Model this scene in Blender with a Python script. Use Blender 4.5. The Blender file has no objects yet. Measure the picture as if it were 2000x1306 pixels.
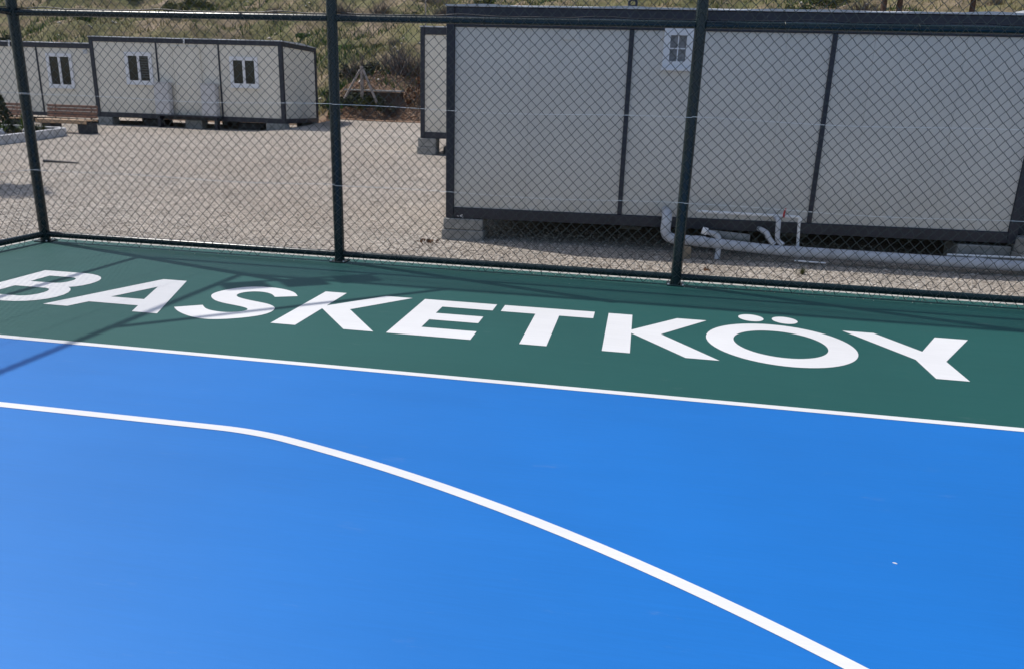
import bpy, bmesh, math, random
import numpy as np
from mathutils import Vector, Matrix
random.seed(7); RNG = np.random.default_rng(7)
scene = bpy.context.scene
col = scene.collection
R = math.radians

# ------------------------------------------------------------------ camera
cam_d = bpy.data.cameras.new('camera'); cam = bpy.data.objects.new('camera', cam_d); col.objects.link(cam)
cam_d.sensor_fit = 'HORIZONTAL'; cam_d.sensor_width = 36.0; cam_d.lens = 1476.68 / 2000 * 36.0
cam_d.clip_start = 0.05; cam_d.clip_end = 2000
PITCH, ROLL, YAW = 0.2934, 0.0352, -0.1586
fwd = Vector((math.sin(YAW) * math.cos(PITCH), math.cos(YAW) * math.cos(PITCH), -math.sin(PITCH)))
rgt = Vector((math.cos(YAW), -math.sin(YAW), 0)); upv = rgt.cross(fwd)
r2 = rgt * math.cos(ROLL) + upv * math.sin(ROLL); u2 = -rgt * math.sin(ROLL) + upv * math.cos(ROLL)
M = Matrix((r2, u2, -fwd)).transposed().to_4x4(); M.translation = Vector((0, 0, 1.41))
cam.matrix_world = M
scene.camera = cam
scene.render.resolution_x = 1024; scene.render.resolution_y = 668

# ------------------------------------------------------------------ sky and sun
SUN_EL = R(57.3)
sun_az = Vector((-0.957, 0.289, 0)).normalized()
sun_dir = sun_az * math.cos(SUN_EL) + Vector((0, 0, math.sin(SUN_EL)))
w = bpy.data.worlds.new('World'); scene.world = w; w.use_nodes = True
nt = w.node_tree; nt.nodes.clear()
sky = nt.nodes.new('ShaderNodeTexSky'); sky.sky_type = 'NISHITA'; sky.sun_disc = False
sky.sun_elevation = SUN_EL; sky.sun_rotation = math.atan2(sun_az.x, sun_az.y)
sky.air_density = 1.0; sky.dust_density = 2.2; sky.altitude = 300
bg = nt.nodes.new('ShaderNodeBackground'); bg.inputs['Strength'].default_value = 0.125
wo = nt.nodes.new('ShaderNodeOutputWorld')
nt.links.new(sky.outputs[0], bg.inputs[0]); nt.links.new(bg.outputs[0], wo.inputs[0])
sl = bpy.data.lights.new('sun', 'SUN'); sl.energy = 3.2; sl.angle = R(0.53); sl.color = (1.0, 0.955, 0.89)
so = bpy.data.objects.new('sun', sl); col.objects.link(so)
so.rotation_euler = (-sun_dir).to_track_quat('-Z', 'Y').to_euler()
scene.view_settings.view_transform = 'Standard'; scene.view_settings.look = 'None'
scene.view_settings.exposure = 0.0; scene.view_settings.gamma = 1.0
scene.view_settings.use_curve_mapping = False
scene.cycles.max_bounces = 8; scene.cycles.diffuse_bounces = 4; scene.cycles.glossy_bounces = 3

# ------------------------------------------------------------------ materials
def nodes(name):
    m = bpy.data.materials.new(name); m.use_nodes = True
    t = m.node_tree; b = t.nodes['Principled BSDF']
    return m, t, b
def N(t, kind, **kw):
    n = t.nodes.new(kind)
    for k, v in kw.items():
        if k in n.inputs: n.inputs[k].default_value = v
        else: setattr(n, k, v)
    return n
def coords(t, scale=(1, 1, 1), kind='Object'):
    tc = N(t, 'ShaderNodeTexCoord'); mp = N(t, 'ShaderNodeMapping'); mp.inputs['Scale'].default_value = scale
    t.links.new(tc.outputs[kind], mp.inputs[0]); return mp.outputs[0]
def ramp(t, src, stops):
    r = N(t, 'ShaderNodeValToRGB'); e = r.color_ramp.elements
    e[0].position, e[0].color = stops[0][0], (*stops[0][1], 1)
    e[1].position, e[1].color = stops[-1][0], (*stops[-1][1], 1)
    for p, c in stops[1:-1]:
        x = e.new(p); x.color = (*c, 1)
    t.links.new(src, r.inputs[0]); return r.outputs[0]
def mixc(t, fac, a, b, mode='MIX'):
    m = N(t, 'ShaderNodeMix', data_type='RGBA', blend_type=mode)
    for s, v in ((0, fac), (6, a), (7, b)):
        if hasattr(v, 'is_output'): t.links.new(v, m.inputs[s])
        else: m.inputs[s].default_value = v if s == 0 else (*v, 1)
    return m.outputs[2]
def noise(t, vec, scale, detail=4, rough=0.55):
    n = N(t, 'ShaderNodeTexNoise', Scale=scale, Detail=detail, Roughness=rough); t.links.new(vec, n.inputs['Vector']); return n.outputs['Fac']
def bump(t, b, h, strength, dist=0.01):
    n = N(t, 'ShaderNodeBump', Strength=strength, Distance=dist); t.links.new(h, n.inputs['Height']); t.links.new(n.outputs[0], b.inputs['Normal'])

def simple(name, c, rough=0.5, var=0.12, scale=6.0, bmp=0.0, bscale=60.0, spec=0.5, metal=0.0):
    m, t, b = nodes(name)
    v = coords(t)
    f = noise(t, v, scale)
    lo = tuple(x * (1 - var) for x in c); hi = tuple(min(1, x * (1 + var)) for x in c)
    t.links.new(ramp(t, f, [(0.3, lo), (0.7, hi)]), b.inputs['Base Color'])
    b.inputs['Roughness'].default_value = rough; b.inputs['Specular IOR Level'].default_value = spec; b.inputs['Metallic'].default_value = metal
    if bmp: bump(t, b, noise(t, v, bscale, 3), bmp)
    return m

def court_mat(name, c, rough, spec=0.5, tint=(1, 1, 1)):
    m, t, b = nodes(name)
    v = coords(t); vs = coords(t, (0.35, 5.0, 1)); vf = coords(t, (1.2, 22.0, 1))
    big = noise(t, v, 0.6, 3); streak = noise(t, vs, 1.4, 5, 0.6); fine = noise(t, vf, 3.0, 4, 0.7)
    a = mixc(t, ramp(t, big, [(0.3, (0, 0, 0)), (0.7, (1, 1, 1))]), tuple(x * 0.93 for x in c), tuple(min(1, x * 1.06) for x in c))
    s1 = ramp(t, streak, [(0.25, (0.98, 0.98, 0.98)), (0.75, (1.02, 1.02, 1.02))])
    s2 = ramp(t, fine, [(0.3, (0.965, 0.965, 0.965)), (0.75, (1.04, 1.04, 1.04))])
    a = mixc(t, 1.0, a, s1, 'MULTIPLY'); a = mixc(t, 1.0, a, s2, 'MULTIPLY')
    # pale scuffs and dust that lie on the paint
    sc = noise(t, coords(t, (0.8, 3.5, 1)), 3.2, 8, 0.75)
    sf = ramp(t, sc, [(0.62, (0, 0, 0)), (0.78, (0.16, 0.16, 0.16))])
    a = mixc(t, sf, a, (0.42, 0.45, 0.45))
    t.links.new(a, b.inputs['Base Color'])
    rr = N(t, 'ShaderNodeMapRange'); rr.inputs[3].default_value = rough - 0.05; rr.inputs[4].default_value = rough + 0.07
    t.links.new(streak, rr.inputs[0]); t.links.new(rr.outputs[0], b.inputs['Roughness'])
    b.inputs['Specular IOR Level'].default_value = spec; b.inputs['Specular Tint'].default_value = (*tint, 1)
    bump(t, b, noise(t, v, 260, 2), 0.10, 0.002)
    return m
M_GREEN = court_mat('court_green_acrylic', (0.015, 0.093, 0.083), 0.56, 0.40, (0.8, 1.0, 1.0))
M_BLUE = court_mat('court_blue_acrylic', (0.009, 0.170, 0.570), 0.50, 0.72, (0.5, 0.78, 1.0))
M_WHITE = court_mat('court_white_paint', (0.81, 0.81, 0.815), 0.5)
M_CONC = simple('bare_concrete', (0.50, 0.48, 0.45), 0.9, 0.18, 8, 0.3, 90)
M_BLOCK = simple('concrete_block_grey', (0.31, 0.31, 0.295), 0.92, 0.25, 9, 0.5, 120)
M_DARKSTONE = simple('dark_basalt', (0.055, 0.058, 0.066), 0.85, 0.3, 10, 0.6, 60)
M_FENCE = simple('fence_dark_green_paint', (0.009, 0.024, 0.028), 0.27, 0.2, 9, 0.12, 30)
M_WIRE = simple('green_pvc_coated_wire', (0.020, 0.036, 0.038), 0.30, 0.2, 30, spec=0.6)
M_GALV = simple('galvanised_wire', (0.86, 0.87, 0.88), 0.3, 0.10, 60, metal=0.1)
M_FRAME = simple('navy_steel_frame', (0.022, 0.025, 0.040), 0.42, 0.22, 5, 0.05, 40)
M_ROOF = simple('roof_flashing_zinc', (0.55, 0.57, 0.60), 0.4, 0.2, 3)
M_PVC = simple('window_white_pvc', (0.80, 0.81, 0.84), 0.35, 0.04, 6)
M_CAB = simple('white_lacquered_board', (0.62, 0.61, 0.62), 0.45, 0.05, 4)
M_PIPE = simple('grey_white_pvc_pipe', (0.50, 0.53, 0.58), 0.45, 0.22, 7)
M_PIPE_W = simple('white_water_pipe', (0.88, 0.89, 0.90), 0.35, 0.06, 8)
M_RED = simple('red_valve_plastic', (0.50, 0.02, 0.02), 0.4, 0.1)
M_BLACK = simple('black_rubber', (0.015, 0.016, 0.022), 0.5, 0.2)
M_GLASS = simple('dark_window_glass', (0.012, 0.015, 0.018), 0.06, 0.3, 2, spec=0.6)
M_CURTAIN = simple('net_curtain_behind_glass', (0.20, 0.205, 0.225), 0.18, 0.35, 26)
M_BLIND = simple('dusty_blind_slat', (0.09, 0.095, 0.10), 0.5, 0.2, 12)
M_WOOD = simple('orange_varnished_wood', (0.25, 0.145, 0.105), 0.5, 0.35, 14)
M_WOOD_LIT = simple('sunlit_bench_wood', (0.50, 0.33, 0.20), 0.5, 0.3, 14)  # bench wood lightened to paint in the sun on the seat
M_SOIL = simple('planting_soil', (0.075, 0.052, 0.038), 0.95, 0.35, 9, 0.6, 40)
M_KERB = simple('whitewashed_kerb', (0.52, 0.52, 0.53), 0.85, 0.25, 5, 0.3, 60)
M_POST = simple('weathered_concrete_post', (0.36, 0.31, 0.28), 0.9, 0.2, 8)
M_BARK = simple('pine_bark', (0.10, 0.06, 0.045), 0.9, 0.4, 12, 0.6, 40)
M_FLOOD = simple('floodlight_black_housing', (0.02, 0.02, 0.022), 0.4, 0.1)
M_LENS = simple('floodlight_lens', (0.5, 0.5, 0.48), 0.15, 0.1)

def panel_mat(name, c):
    m, t, b = nodes(name)
    v = coords(t)
    f = noise(t, v, 1.3, 5, 0.6)
    a = ramp(t, f, [(0.3, tuple(x * 0.94 for x in c)), (0.7, tuple(x * 1.05 for x in c))])
    dirt = noise(t, coords(t, (9, 9, 0.5)), 1.5, 6, 0.7)
    a = mixc(t, ramp(t, dirt, [(0.55, (0, 0, 0)), (0.85, (0.35, 0.35, 0.35))]), a, tuple(x * 0.72 for x in c))
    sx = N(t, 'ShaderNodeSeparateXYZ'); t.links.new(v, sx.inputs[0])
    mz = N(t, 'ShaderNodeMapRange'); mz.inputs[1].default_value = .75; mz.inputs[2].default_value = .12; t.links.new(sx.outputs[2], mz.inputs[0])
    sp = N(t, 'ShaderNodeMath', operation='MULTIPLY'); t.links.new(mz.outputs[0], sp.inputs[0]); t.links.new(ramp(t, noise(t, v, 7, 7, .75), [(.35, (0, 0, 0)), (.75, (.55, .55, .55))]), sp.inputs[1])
    a = mixc(t, sp.outputs[0], a, (.50, .43, .31))  # mottled splash tint at the foot, also painting in warm gravel bounce light
    t.links.new(a, b.inputs['Base Color']); b.inputs['Roughness'].default_value = 0.48
    wv = N(t, 'ShaderNodeTexWave', bands_direction='X', Scale=9.0); t.links.new(v, wv.inputs['Vector'])
    bump(t, b, wv.outputs['Fac'], 0.12, 0.003)
    return m
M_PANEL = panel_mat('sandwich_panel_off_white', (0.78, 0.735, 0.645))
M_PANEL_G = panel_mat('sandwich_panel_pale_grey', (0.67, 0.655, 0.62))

def gravel_mat():
    m, t, b = nodes('gravel_crushed_stone')
    v = coords(t)
    vo = N(t, 'ShaderNodeTexVoronoi', Scale=34.0); t.links.new(v, vo.inputs['Vector'])
    vo2 = N(t, 'ShaderNodeTexVoronoi', Scale=75.0); t.links.new(v, vo2.inputs['Vector'])
    sep = N(t, 'ShaderNodeSeparateColor'); t.links.new(vo.outputs['Color'], sep.inputs[0])
    c1 = ramp(t, sep.outputs[0], [(0.0, (0.24, 0.205, 0.17)), (0.3, (0.46, 0.405, 0.345)), (0.7, (0.65, 0.58, 0.505)), (1.0, (0.80, 0.74, 0.67))])
    big = noise(t, v, 0.22, 4); mid = noise(t, v, 1.7, 5, 0.65)
    c2 = mixc(t, ramp(t, big, [(0.35, (0, 0, 0)), (0.7, (1, 1, 1))]), c1, (0.34, 0.27, 0.21), 'MIX')
    k = N(t, 'ShaderNodeMath', operation='MULTIPLY'); k.inputs[1].default_value = 0.5
    rr = ramp(t, big, [(0.4, (0, 0, 0)), (0.72, (1, 1, 1))]); t.links.new(rr, k.inputs[0])
    c3 = mixc(t, k.outputs[0], c1, (0.44, 0.35, 0.27))
    c4 = mixc(t, 1.0, c3, ramp(t, mid, [(0.3, (0.80, 0.80, 0.80)), (0.7, (1.14, 1.13, 1.12))]), 'MULTIPLY')
    t.links.new(c4, b.inputs['Base Color']); b.inputs['Roughness'].default_value = 0.93
    ad = N(t, 'ShaderNodeMath', operation='ADD'); t.links.new(vo.outputs['Distance'], ad.inputs[0]); t.links.new(vo2.outputs['Distance'], ad.inputs[1])
    n = N(t, 'ShaderNodeBump', Strength=0.9, Distance=0.025, invert=True); t.links.new(ad.outputs[0], n.inputs['Height']); t.links.new(n.outputs[0], b.inputs['Normal'])
    return m
M_GRAVEL = gravel_mat()
M_STONE = None
def stone_mat():
    m, t, b = nodes('gravel_stone')
    gi = N(t, 'ShaderNodeNewGeometry')
    c = ramp(t, gi.outputs['Random Per Island'], [(0, (0.20, 0.17, 0.14)), (0.3, (0.45, 0.395, 0.335)), (0.7, (0.62, 0.55, 0.475)), (1, (0.80, 0.75, 0.68))])
    t.links.new(c, b.inputs['Base Color']); b.inputs['Roughness'].default_value = 0.9
    return m
M_STONE = stone_mat()
def island_mat(name, stops, rough=0.8, trans=0.0):
    m, t, b = nodes(name)
    gi = N(t, 'ShaderNodeNewGeometry')
    f = noise(t, coords(t), 1.6, 3)
    ad = N(t, 'ShaderNodeMath', operation='ADD'); sb = N(t, 'ShaderNodeMath', operation='MULTIPLY'); sb.inputs[1].default_value = 0.6
    t.links.new(gi.outputs['Random Per Island'], sb.inputs[0]); t.links.new(sb.outputs[0], ad.inputs[0])
    s2 = N(t, 'ShaderNodeMath', operation='MULTIPLY'); s2.inputs[1].default_value = 0.4; t.links.new(f, s2.inputs[0]); t.links.new(s2.outputs[0], ad.inputs[1])
    t.links.new(ramp(t, ad.outputs[0], stops), b.inputs['Base Color']); b.inputs['Roughness'].default_value = rough
    b.inputs['Specular IOR Level'].default_value = 0.25
    return m
M_LEAF_OLIVE = island_mat('leaf_olive', [(0.1, (0.045, 0.055, 0.022)), (0.6, (0.10, 0.115, 0.045)), (0.95, (0.19, 0.19, 0.08))])
M_LEAF_GREEN = island_mat('leaf_green', [(0.1, (0.025, 0.06, 0.018)), (0.6, (0.07, 0.14, 0.035)), (0.95, (0.16, 0.24, 0.07))])
M_LEAF_DARK = island_mat('leaf_dark', [(0.1, (0.022, 0.030, 0.018)), (0.6, (0.055, 0.068, 0.038)), (0.95, (0.11, 0.12, 0.07))])
M_LEAF_YELLOW = island_mat('leaf_yellow_flower', [(0.1, (0.10, 0.10, 0.02)), (0.5, (0.38, 0.25, 0.02)), (0.95, (0.60, 0.40, 0.03))])
M_TWIG = island_mat('bare_twigs', [(0.1, (0.07, 0.055, 0.055)), (0.6, (0.15, 0.125, 0.12)), (0.95, (0.27, 0.23, 0.21))])
M_RUST = island_mat('rust_brown_leaf', [(0.1, (0.07, 0.038, 0.025)), (0.6, (0.16, 0.085, 0.05)), (0.95, (0.26, 0.16, 0.09))])
M_DRYGRASS = island_mat('dry_grass_blade', [(0.1, (0.14, 0.13, 0.05)), (0.5, (0.28, 0.24, 0.11)), (0.95, (0.46, 0.38, 0.21))])
M_CLOD = island_mat('earth_clod', [(0.1, (0.10, 0.06, 0.04)), (0.5, (0.28, 0.17, 0.11)), (0.95, (0.52, 0.39, 0.29))], 0.95)
def hill_mat():
    m, t, b = nodes('hill_soil_and_scrub')
    v = coords(t)
    n1 = noise(t, v, 0.35, 6, 0.65); n2 = noise(t, v, 2.2, 6, 0.7)
    c = ramp(t, n1, [(0.32, (0.11, 0.12, 0.045)), (0.46, (0.18, 0.165, 0.07)), (0.56, (0.26, 0.20, 0.12)), (0.7, (0.36, 0.28, 0.20))])
    c = mixc(t, 1.0, c, ramp(t, n2, [(0.3, (0.6, 0.6, 0.6)), (0.7, (1.3, 1.3, 1.3))]), 'MULTIPLY')
    # bare red-brown earth on the cut bank
    sx = N(t, 'ShaderNodeSeparateXYZ'); tc = N(t, 'ShaderNodeTexCoord'); t.links.new(tc.outputs['Object'], sx.inputs[0])
    mr = N(t, 'ShaderNodeMapRange'); mr.inputs[1].default_value = 30.6; mr.inputs[2].default_value = 29.6; t.links.new(sx.outputs[1], mr.inputs[0])
    vd = N(t, 'ShaderNodeVectorMath', operation='DISTANCE'); t.links.new(tc.outputs['Object'], vd.inputs[0]); vd.inputs[1].default_value = (-10.2, 31.6, 2.2)
    m2 = N(t, 'ShaderNodeMapRange'); m2.inputs[1].default_value = 3.4; m2.inputs[2].default_value = 1.8; t.links.new(vd.outputs['Value'], m2.inputs[0])
    mx = N(t, 'ShaderNodeMath', operation='MAXIMUM'); t.links.new(mr.outputs[0], mx.inputs[0]); t.links.new(m2.outputs[0], mx.inputs[1]); mr = mx
    c = mixc(t, mr.outputs[0], c, ramp(t, n2, [(0.3, (0.15, 0.095, 0.065)), (0.7, (0.36, 0.255, 0.18))]))
    t.links.new(c, b.inputs['Base Color']); b.inputs['Roughness'].default_value = 0.95
    bump(t, b, noise(t, v, 5, 8, 0.7), 0.9, 0.15)
    return m
M_HILL = hill_mat()

# ------------------------------------------------------------------ mesh helpers
class MB:
    def __init__(s): s.v = []; s.f = []
    def add(s, vs, fs):
        o = len(s.v); s.v += [tuple(x) for x in vs]; s.f += [tuple(o + i for i in f) for f in fs]; return s
    def box(s, x0, x1, y0, y1, z0, z1):
        return s.add([(x0, y0, z0), (x1, y0, z0), (x1, y1, z0), (x0, y1, z0), (x0, y0, z1), (x1, y0, z1), (x1, y1, z1), (x0, y1, z1)],
                     [(0, 3, 2, 1), (4, 5, 6, 7), (0, 1, 5, 4), (1, 2, 6, 5), (2, 3, 7, 6), (3, 0, 4, 7)])
    def tube(s, pts, r, n=10, cap=True, r1=None):
        pts = [Vector(p) for p in pts]; k = len(pts); rings = []
        prev = None
        for i, p in enumerate(pts):
            d = (pts[min(i + 1, k - 1)] - pts[max(i - 1, 0)]).normalized()
            if prev is None:
                a = d.orthogonal().normalized()
            else:
                a = (prev - d * prev.dot(d)).normalized()
            prev = a; b = d.cross(a)
            rr = r if r1 is None else r + (r1 - r) * i / max(1, k - 1)
            rings.append([p + (a * math.cos(2 * math.pi * j / n) + b * math.sin(2 * math.pi * j / n)) * rr for j in range(n)])
        fs = []
        for i in range(k - 1):
            for j in range(n):
                fs.append((i * n + j, i * n + (j + 1) % n, (i + 1) * n + (j + 1) % n, (i + 1) * n + j))
        if cap:
            fs.append(tuple(range(n))[::-1]); fs.append(tuple((k - 1) * n + j for j in range(n)))
        return s.add([v for ring in rings for v in ring], fs)
    def poly(s, pts, z0, z1):
        n = len(pts)
        return s.add([(x, y, z0) for x, y in pts] + [(x, y, z1) for x, y in pts],
                     [tuple(range(n, 2 * n))] + [(i, (i + 1) % n, n + (i + 1) % n, n + i) for i in range(n)])
    def obj(s, name, mat, parent=None, smooth=False, bev=0.0, loc=None, rz=None):
        me = bpy.data.meshes.new(name); me.from_pydata(s.v, [], s.f); me.update()
        bm = bmesh.new(); bm.from_mesh(me)
        bmesh.ops.recalc_face_normals(bm, faces=bm.faces)
        if bev: bmesh.ops.bevel(bm, geom=list(bm.edges), offset=bev, segments=1, affect='EDGES', clamp_overlap=True)
        bm.to_mesh(me); bm.free()
        if smooth:
            me.polygons.foreach_set('use_smooth', [True] * len(me.polygons))
            try: me.set_sharp_from_angle(angle=R(40))
            except Exception: pass
        me.materials.append(mat)
        return link(name, me, parent, loc, rz)
def link(name, me, parent=None, loc=None, rz=None):
    o = bpy.data.objects.new(name, me); col.objects.link(o)
    if parent: o.parent = parent
    if loc is not None: o.location = loc
    if rz is not None: o.rotation_euler = (0, 0, rz)
    return o
def tag(o, label=None, cat=None, group=None, kind=None):
    if label: o['label'] = label
    if cat: o['category'] = cat
    if group: o['group'] = group
    if kind: o['kind'] = kind
    return o
def thing(name, label, cat, loc=(0, 0, 0), rz=0.0, group=None):
    o = link(name, None, None, loc, rz); return tag(o, label, cat, group)
def npmesh(name, V, F, mat, parent=None, smooth=False):
    me = bpy.data.meshes.new(name); V = np.asarray(V, np.float32); F = np.asarray(F, np.int32)
    k = F.shape[1]
    me.vertices.add(len(V)); me.vertices.foreach_set('co', V.ravel())
    me.loops.add(F.size); me.loops.foreach_set('vertex_index', F.ravel())
    me.polygons.add(len(F)); me.polygons.foreach_set('loop_start', np.arange(0, F.size, k, dtype=np.int32))
    me.update(calc_edges=True)
    if smooth: me.polygons.foreach_set('use_smooth', np.ones(len(F), bool))
    me.materials.append(mat)
    return link(name, me, parent)

# ------------------------------------------------------------------ terrain
def terr(x, y):
    x = np.asarray(x, float); y = np.asarray(y, float)
    z = np.interp(y, [5, 9.65, 14, 19, 22, 25, 28, 30], [-.40, -.31, -.09, .15, .215, .275, .33, .36])
    z = z + .33 * np.clip((y - 23) / 5.5, 0, 1) * np.clip((x + 13.0) / 1.3, 0, 1)
    return z + 0.012 * np.sin(x * 1.3 + y * .7) * np.sin(y * 1.1 - x * .4)
def tz(x, y): return float(terr(x, y))
def hnoise(x, y):
    return (np.sin(x * .31 + 1.3) * np.sin(y * .27 + .4) * .5 + np.sin(x * .83 + y * .55) * .22 + np.sin(x * 1.9 - y * 1.3 + 2) * .10 + np.sin(x * 3.7 + y * 2.9) * .05)
def hill(x, y):
    x = np.asarray(x, float); y = np.asarray(y, float)
    yb = 28.7 + 0.35 * np.sin(x * .5) + 0.15 * np.sin(x * 1.7) + np.clip((-11.3 - x) * .5, 0, 1.0)
    t = y - yb
    b = np.clip(t, -1, 1.4) * 0.80 + np.clip(t - 1.4, 0, 3) * 0.26 + np.clip(t - 4.4, 0, 400) * 0.33
    am = np.clip(t / 3, 0.12, 1.6)
    return 0.36 + .31 * np.clip((x + 13.0) / 1.3, 0, 1) + b + hnoise(x, y) * am * 0.9
def hz(x, y): return float(hill(x, y))
def axis(a, b, n0, step0, g=1.0):
    return np.linspace(a, b, n0)
def grid(name, xs, ys, fz, mat):
    X, Y = np.meshgrid(xs, ys); Z = fz(X, Y)
    V = np.stack([X.ravel(), Y.ravel(), Z.ravel()], 1); nx, ny = len(xs), len(ys)
    i = np.arange(nx - 1); j = np.arange(ny - 1); I, J = np.meshgrid(i, j); a = (J * nx + I).ravel()
    F = np.stack([a, a + 1, a + nx + 1, a + nx], 1)
    return npmesh(name, V, F, mat, smooth=True)
xs = np.concatenate([[-600, -300, -150, -80, -50], np.linspace(-40, 25, 150), [40, 80, 150, 300, 600]])
ys = np.concatenate([[-600, -300, -100, -40, -15, 0], np.linspace(5, 32, 80), [60, 200, 700]])
tag(grid('gravel_ground', xs, ys, terr, M_GRAVEL), 'pale crushed stone gravel yard between the court and the hillside', 'gravel', kind='structure')
xs = np.concatenate([[-400, -200, -100, -75], np.linspace(-60, 45, 300), [60, 100, 200, 400]])
ys = np.concatenate([np.linspace(27.9, 62, 160), [66, 72, 80, 95, 120, 160, 220]])
tag(grid('hillside', xs, ys, hill, M_HILL), 'scrub covered hillside rising behind the containers', 'hillside', kind='structure')

# ------------------------------------------------------------------ court
FY, FX = 6.43, -5.64            # back fence line, side fence line
XR, YN = 23.0, -11.9
court = thing('court', 'blue and green painted basketball court with white lines and lettering', 'court')
court['kind'] = 'structure'
MB().box(FX - 0.235, XR + 1, YN - 2, FY + 0.235, -0.45, -0.006).obj('concrete_slab', M_CONC, court, bev=0.01)
MB().box(FX - 0.13, XR + .9, YN - 1.9, FY + 0.14, -0.02, 0.0).obj('green_surround', M_GREEN, court)
YS = 3.748
BX = -4.65
MB().box(BX, XR - 1, YN + 1, YS - 0.025, -0.015, 0.0015).obj('blue_playing_area', M_BLUE, court)
def sheet(name, pts, z, mat=M_WHITE, label=None, parent=None):
    o = MB().poly(pts, z - 0.006, z).obj(name, mat, parent or court)
    if label: o['label'] = label
    return o
ZL = 0.0032
def strip(name, inner, outer, label):
    n = len(inner); m = MB()
    m.add([(x, y, ZL) for x, y in inner] + [(x, y, ZL) for x, y in outer], [(i, i + 1, n + i + 1, n + i) for i in range(n - 1)])
    o = m.obj(name, M_WHITE, court); o['label'] = label; return o
strip('sideline', [(BX + i * .5, YS - 0.05) for i in range(54)], [(BX + i * .5, YS) for i in range(54)], 'thin white sideline between blue and green paint')
AC = (-3.175, -3.70); YT = 2.860; RA = 6.75
x1 = AC[0] + math.sqrt(RA ** 2 - (YT - AC[1]) ** 2)
def tpl(r, y):
    xk = AC[0] + math.sqrt(r * r - (y - AC[1]) ** 2)
    p = [(BX + (xk - 0.17 - BX) * i / 12, y) for i in range(13)]
    a0 = math.atan2(y - AC[1], xk - AC[0]); e = (AC[0] + r * math.cos(a0 - .026), AC[1] + r * math.sin(a0 - .026)); st = p[-1]
    for i in range(1, 10):
        t = i / 10; p.append((st[0] * (1 - t) ** 2 + xk * 2 * t * (1 - t) + e[0] * t * t, st[1] * (1 - t) ** 2 + y * 2 * t * (1 - t) + e[1] * t * t))
    p += [(AC[0] + r * math.cos(a0 - .026 - i * .02), AC[1] + r * math.sin(a0 - .026 - i * .02)) for i in range(130)]
    return p
strip('three_point_line', tpl(RA - 0.05, YT - 0.05), tpl(RA, YT), 'white three point line curving across the blue paint')
# lettering: BASKETKÖY, 0.9 m capitals, baseline y=4.42
Z = 0.0016
def arc(cx, cy, rx, ry, a0, a1, n):
    return [(cx + rx * math.cos(R(a0 + (a1 - a0) * i / n)), cy + ry * math.sin(R(a0 + (a1 - a0) * i / n))) for i in range(n + 1)]
def ringed(name, outer, holes, label):
    bm = bmesh.new(); E = []
    for lp in [outer] + holes:
        vs = [bm.verts.new((x, y, Z)) for x, y in lp]
        E += [bm.edges.new((vs[i], vs[(i + 1) % len(vs)])) for i in range(len(vs))]
    bmesh.ops.triangle_fill(bm, use_beauty=True, use_dissolve=False, edges=E)
    for f in bm.faces:
        if f.normal.z < 0: f.normal_flip()
    me = bpy.data.meshes.new(name); bm.to_mesh(me); bm.free(); me.materials.append(M_WHITE)
    o = link(name, me, court); o['label'] = label; return o
B0, B1 = 4.42, 5.32
bo = [(-4.71, B0), (-4.27, B0), (-4.205, 4.428), (-4.14, 4.452), (-4.085, 4.492), (-4.045, 4.545), (-4.022, 4.61), (-4.02, 4.675), (-4.035, 4.74), (-4.065, 4.80), (-4.105, 4.85), (-4.15, 4.885), (-4.115, 4.915), (-4.09, 4.955), (-4.075, 5.01), (-4.073, 5.07), (-4.085, 5.135), (-4.11, 5.19), (-4.15, 5.24), (-4.205, 5.28), (-4.27, 5.307), (-4.35, B1), (-4.71, B1)]
h1 = [(-4.54, 5.165), (-4.36, 5.165)] + arc(-4.34, 5.065, .075, .10, 80, -80, 8) + [(-4.36, 4.965), (-4.54, 4.965)]
h2 = [(-4.54, 4.815), (-4.31, 4.815)] + arc(-4.29, 4.69, .095, .125, 80, -80, 8) + [(-4.31, 4.565), (-4.54, 4.565)]
ringed('painted_letter', bo, [h1, h2], 'white painted capital letter B at the left edge')
ringed('painted_letter', [(-3.66, B1), (-3.97, B0), (-3.785, B0), (-3.733, 4.565), (-3.355, 4.565), (-3.30, B0), (-3.115, B0), (-3.46, B1)],
       [[(-3.553, 5.085), (-3.68, 4.725), (-3.42, 4.725)]], 'white painted capital letter A')
SW = [(-2.442, 5.124), (-2.509, 5.229), (-2.631, 5.303), (-2.797, 5.331), (-2.939, 5.286), (-3.026, 5.168), (-3.067, 5.044), (-3.046, 4.952), (-2.94, 4.827), (-2.806, 4.777), (-2.669, 4.739), (-2.606, 4.698), (-2.595, 4.646), (-2.647, 4.595), (-2.716, 4.568), (-2.82, 4.585), (-2.892, 4.626), (-2.953, 4.702), (-3.105, 4.598), (-3.046, 4.53), (-2.964, 4.466), (-2.852, 4.406), (-2.748, 4.385), (-2.652, 4.407), (-2.529, 4.482), (-2.438, 4.581), (-2.42, 4.677), (-2.439, 4.757), (-2.461, 4.794), (-2.534, 4.86), (-2.672, 4.9), (-2.823, 4.957), (-2.881, 5.019), (-2.885, 5.094), (-2.835, 5.161), (-2.745, 5.18), (-2.648, 5.134), (-2.589, 5.054)]
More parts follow.
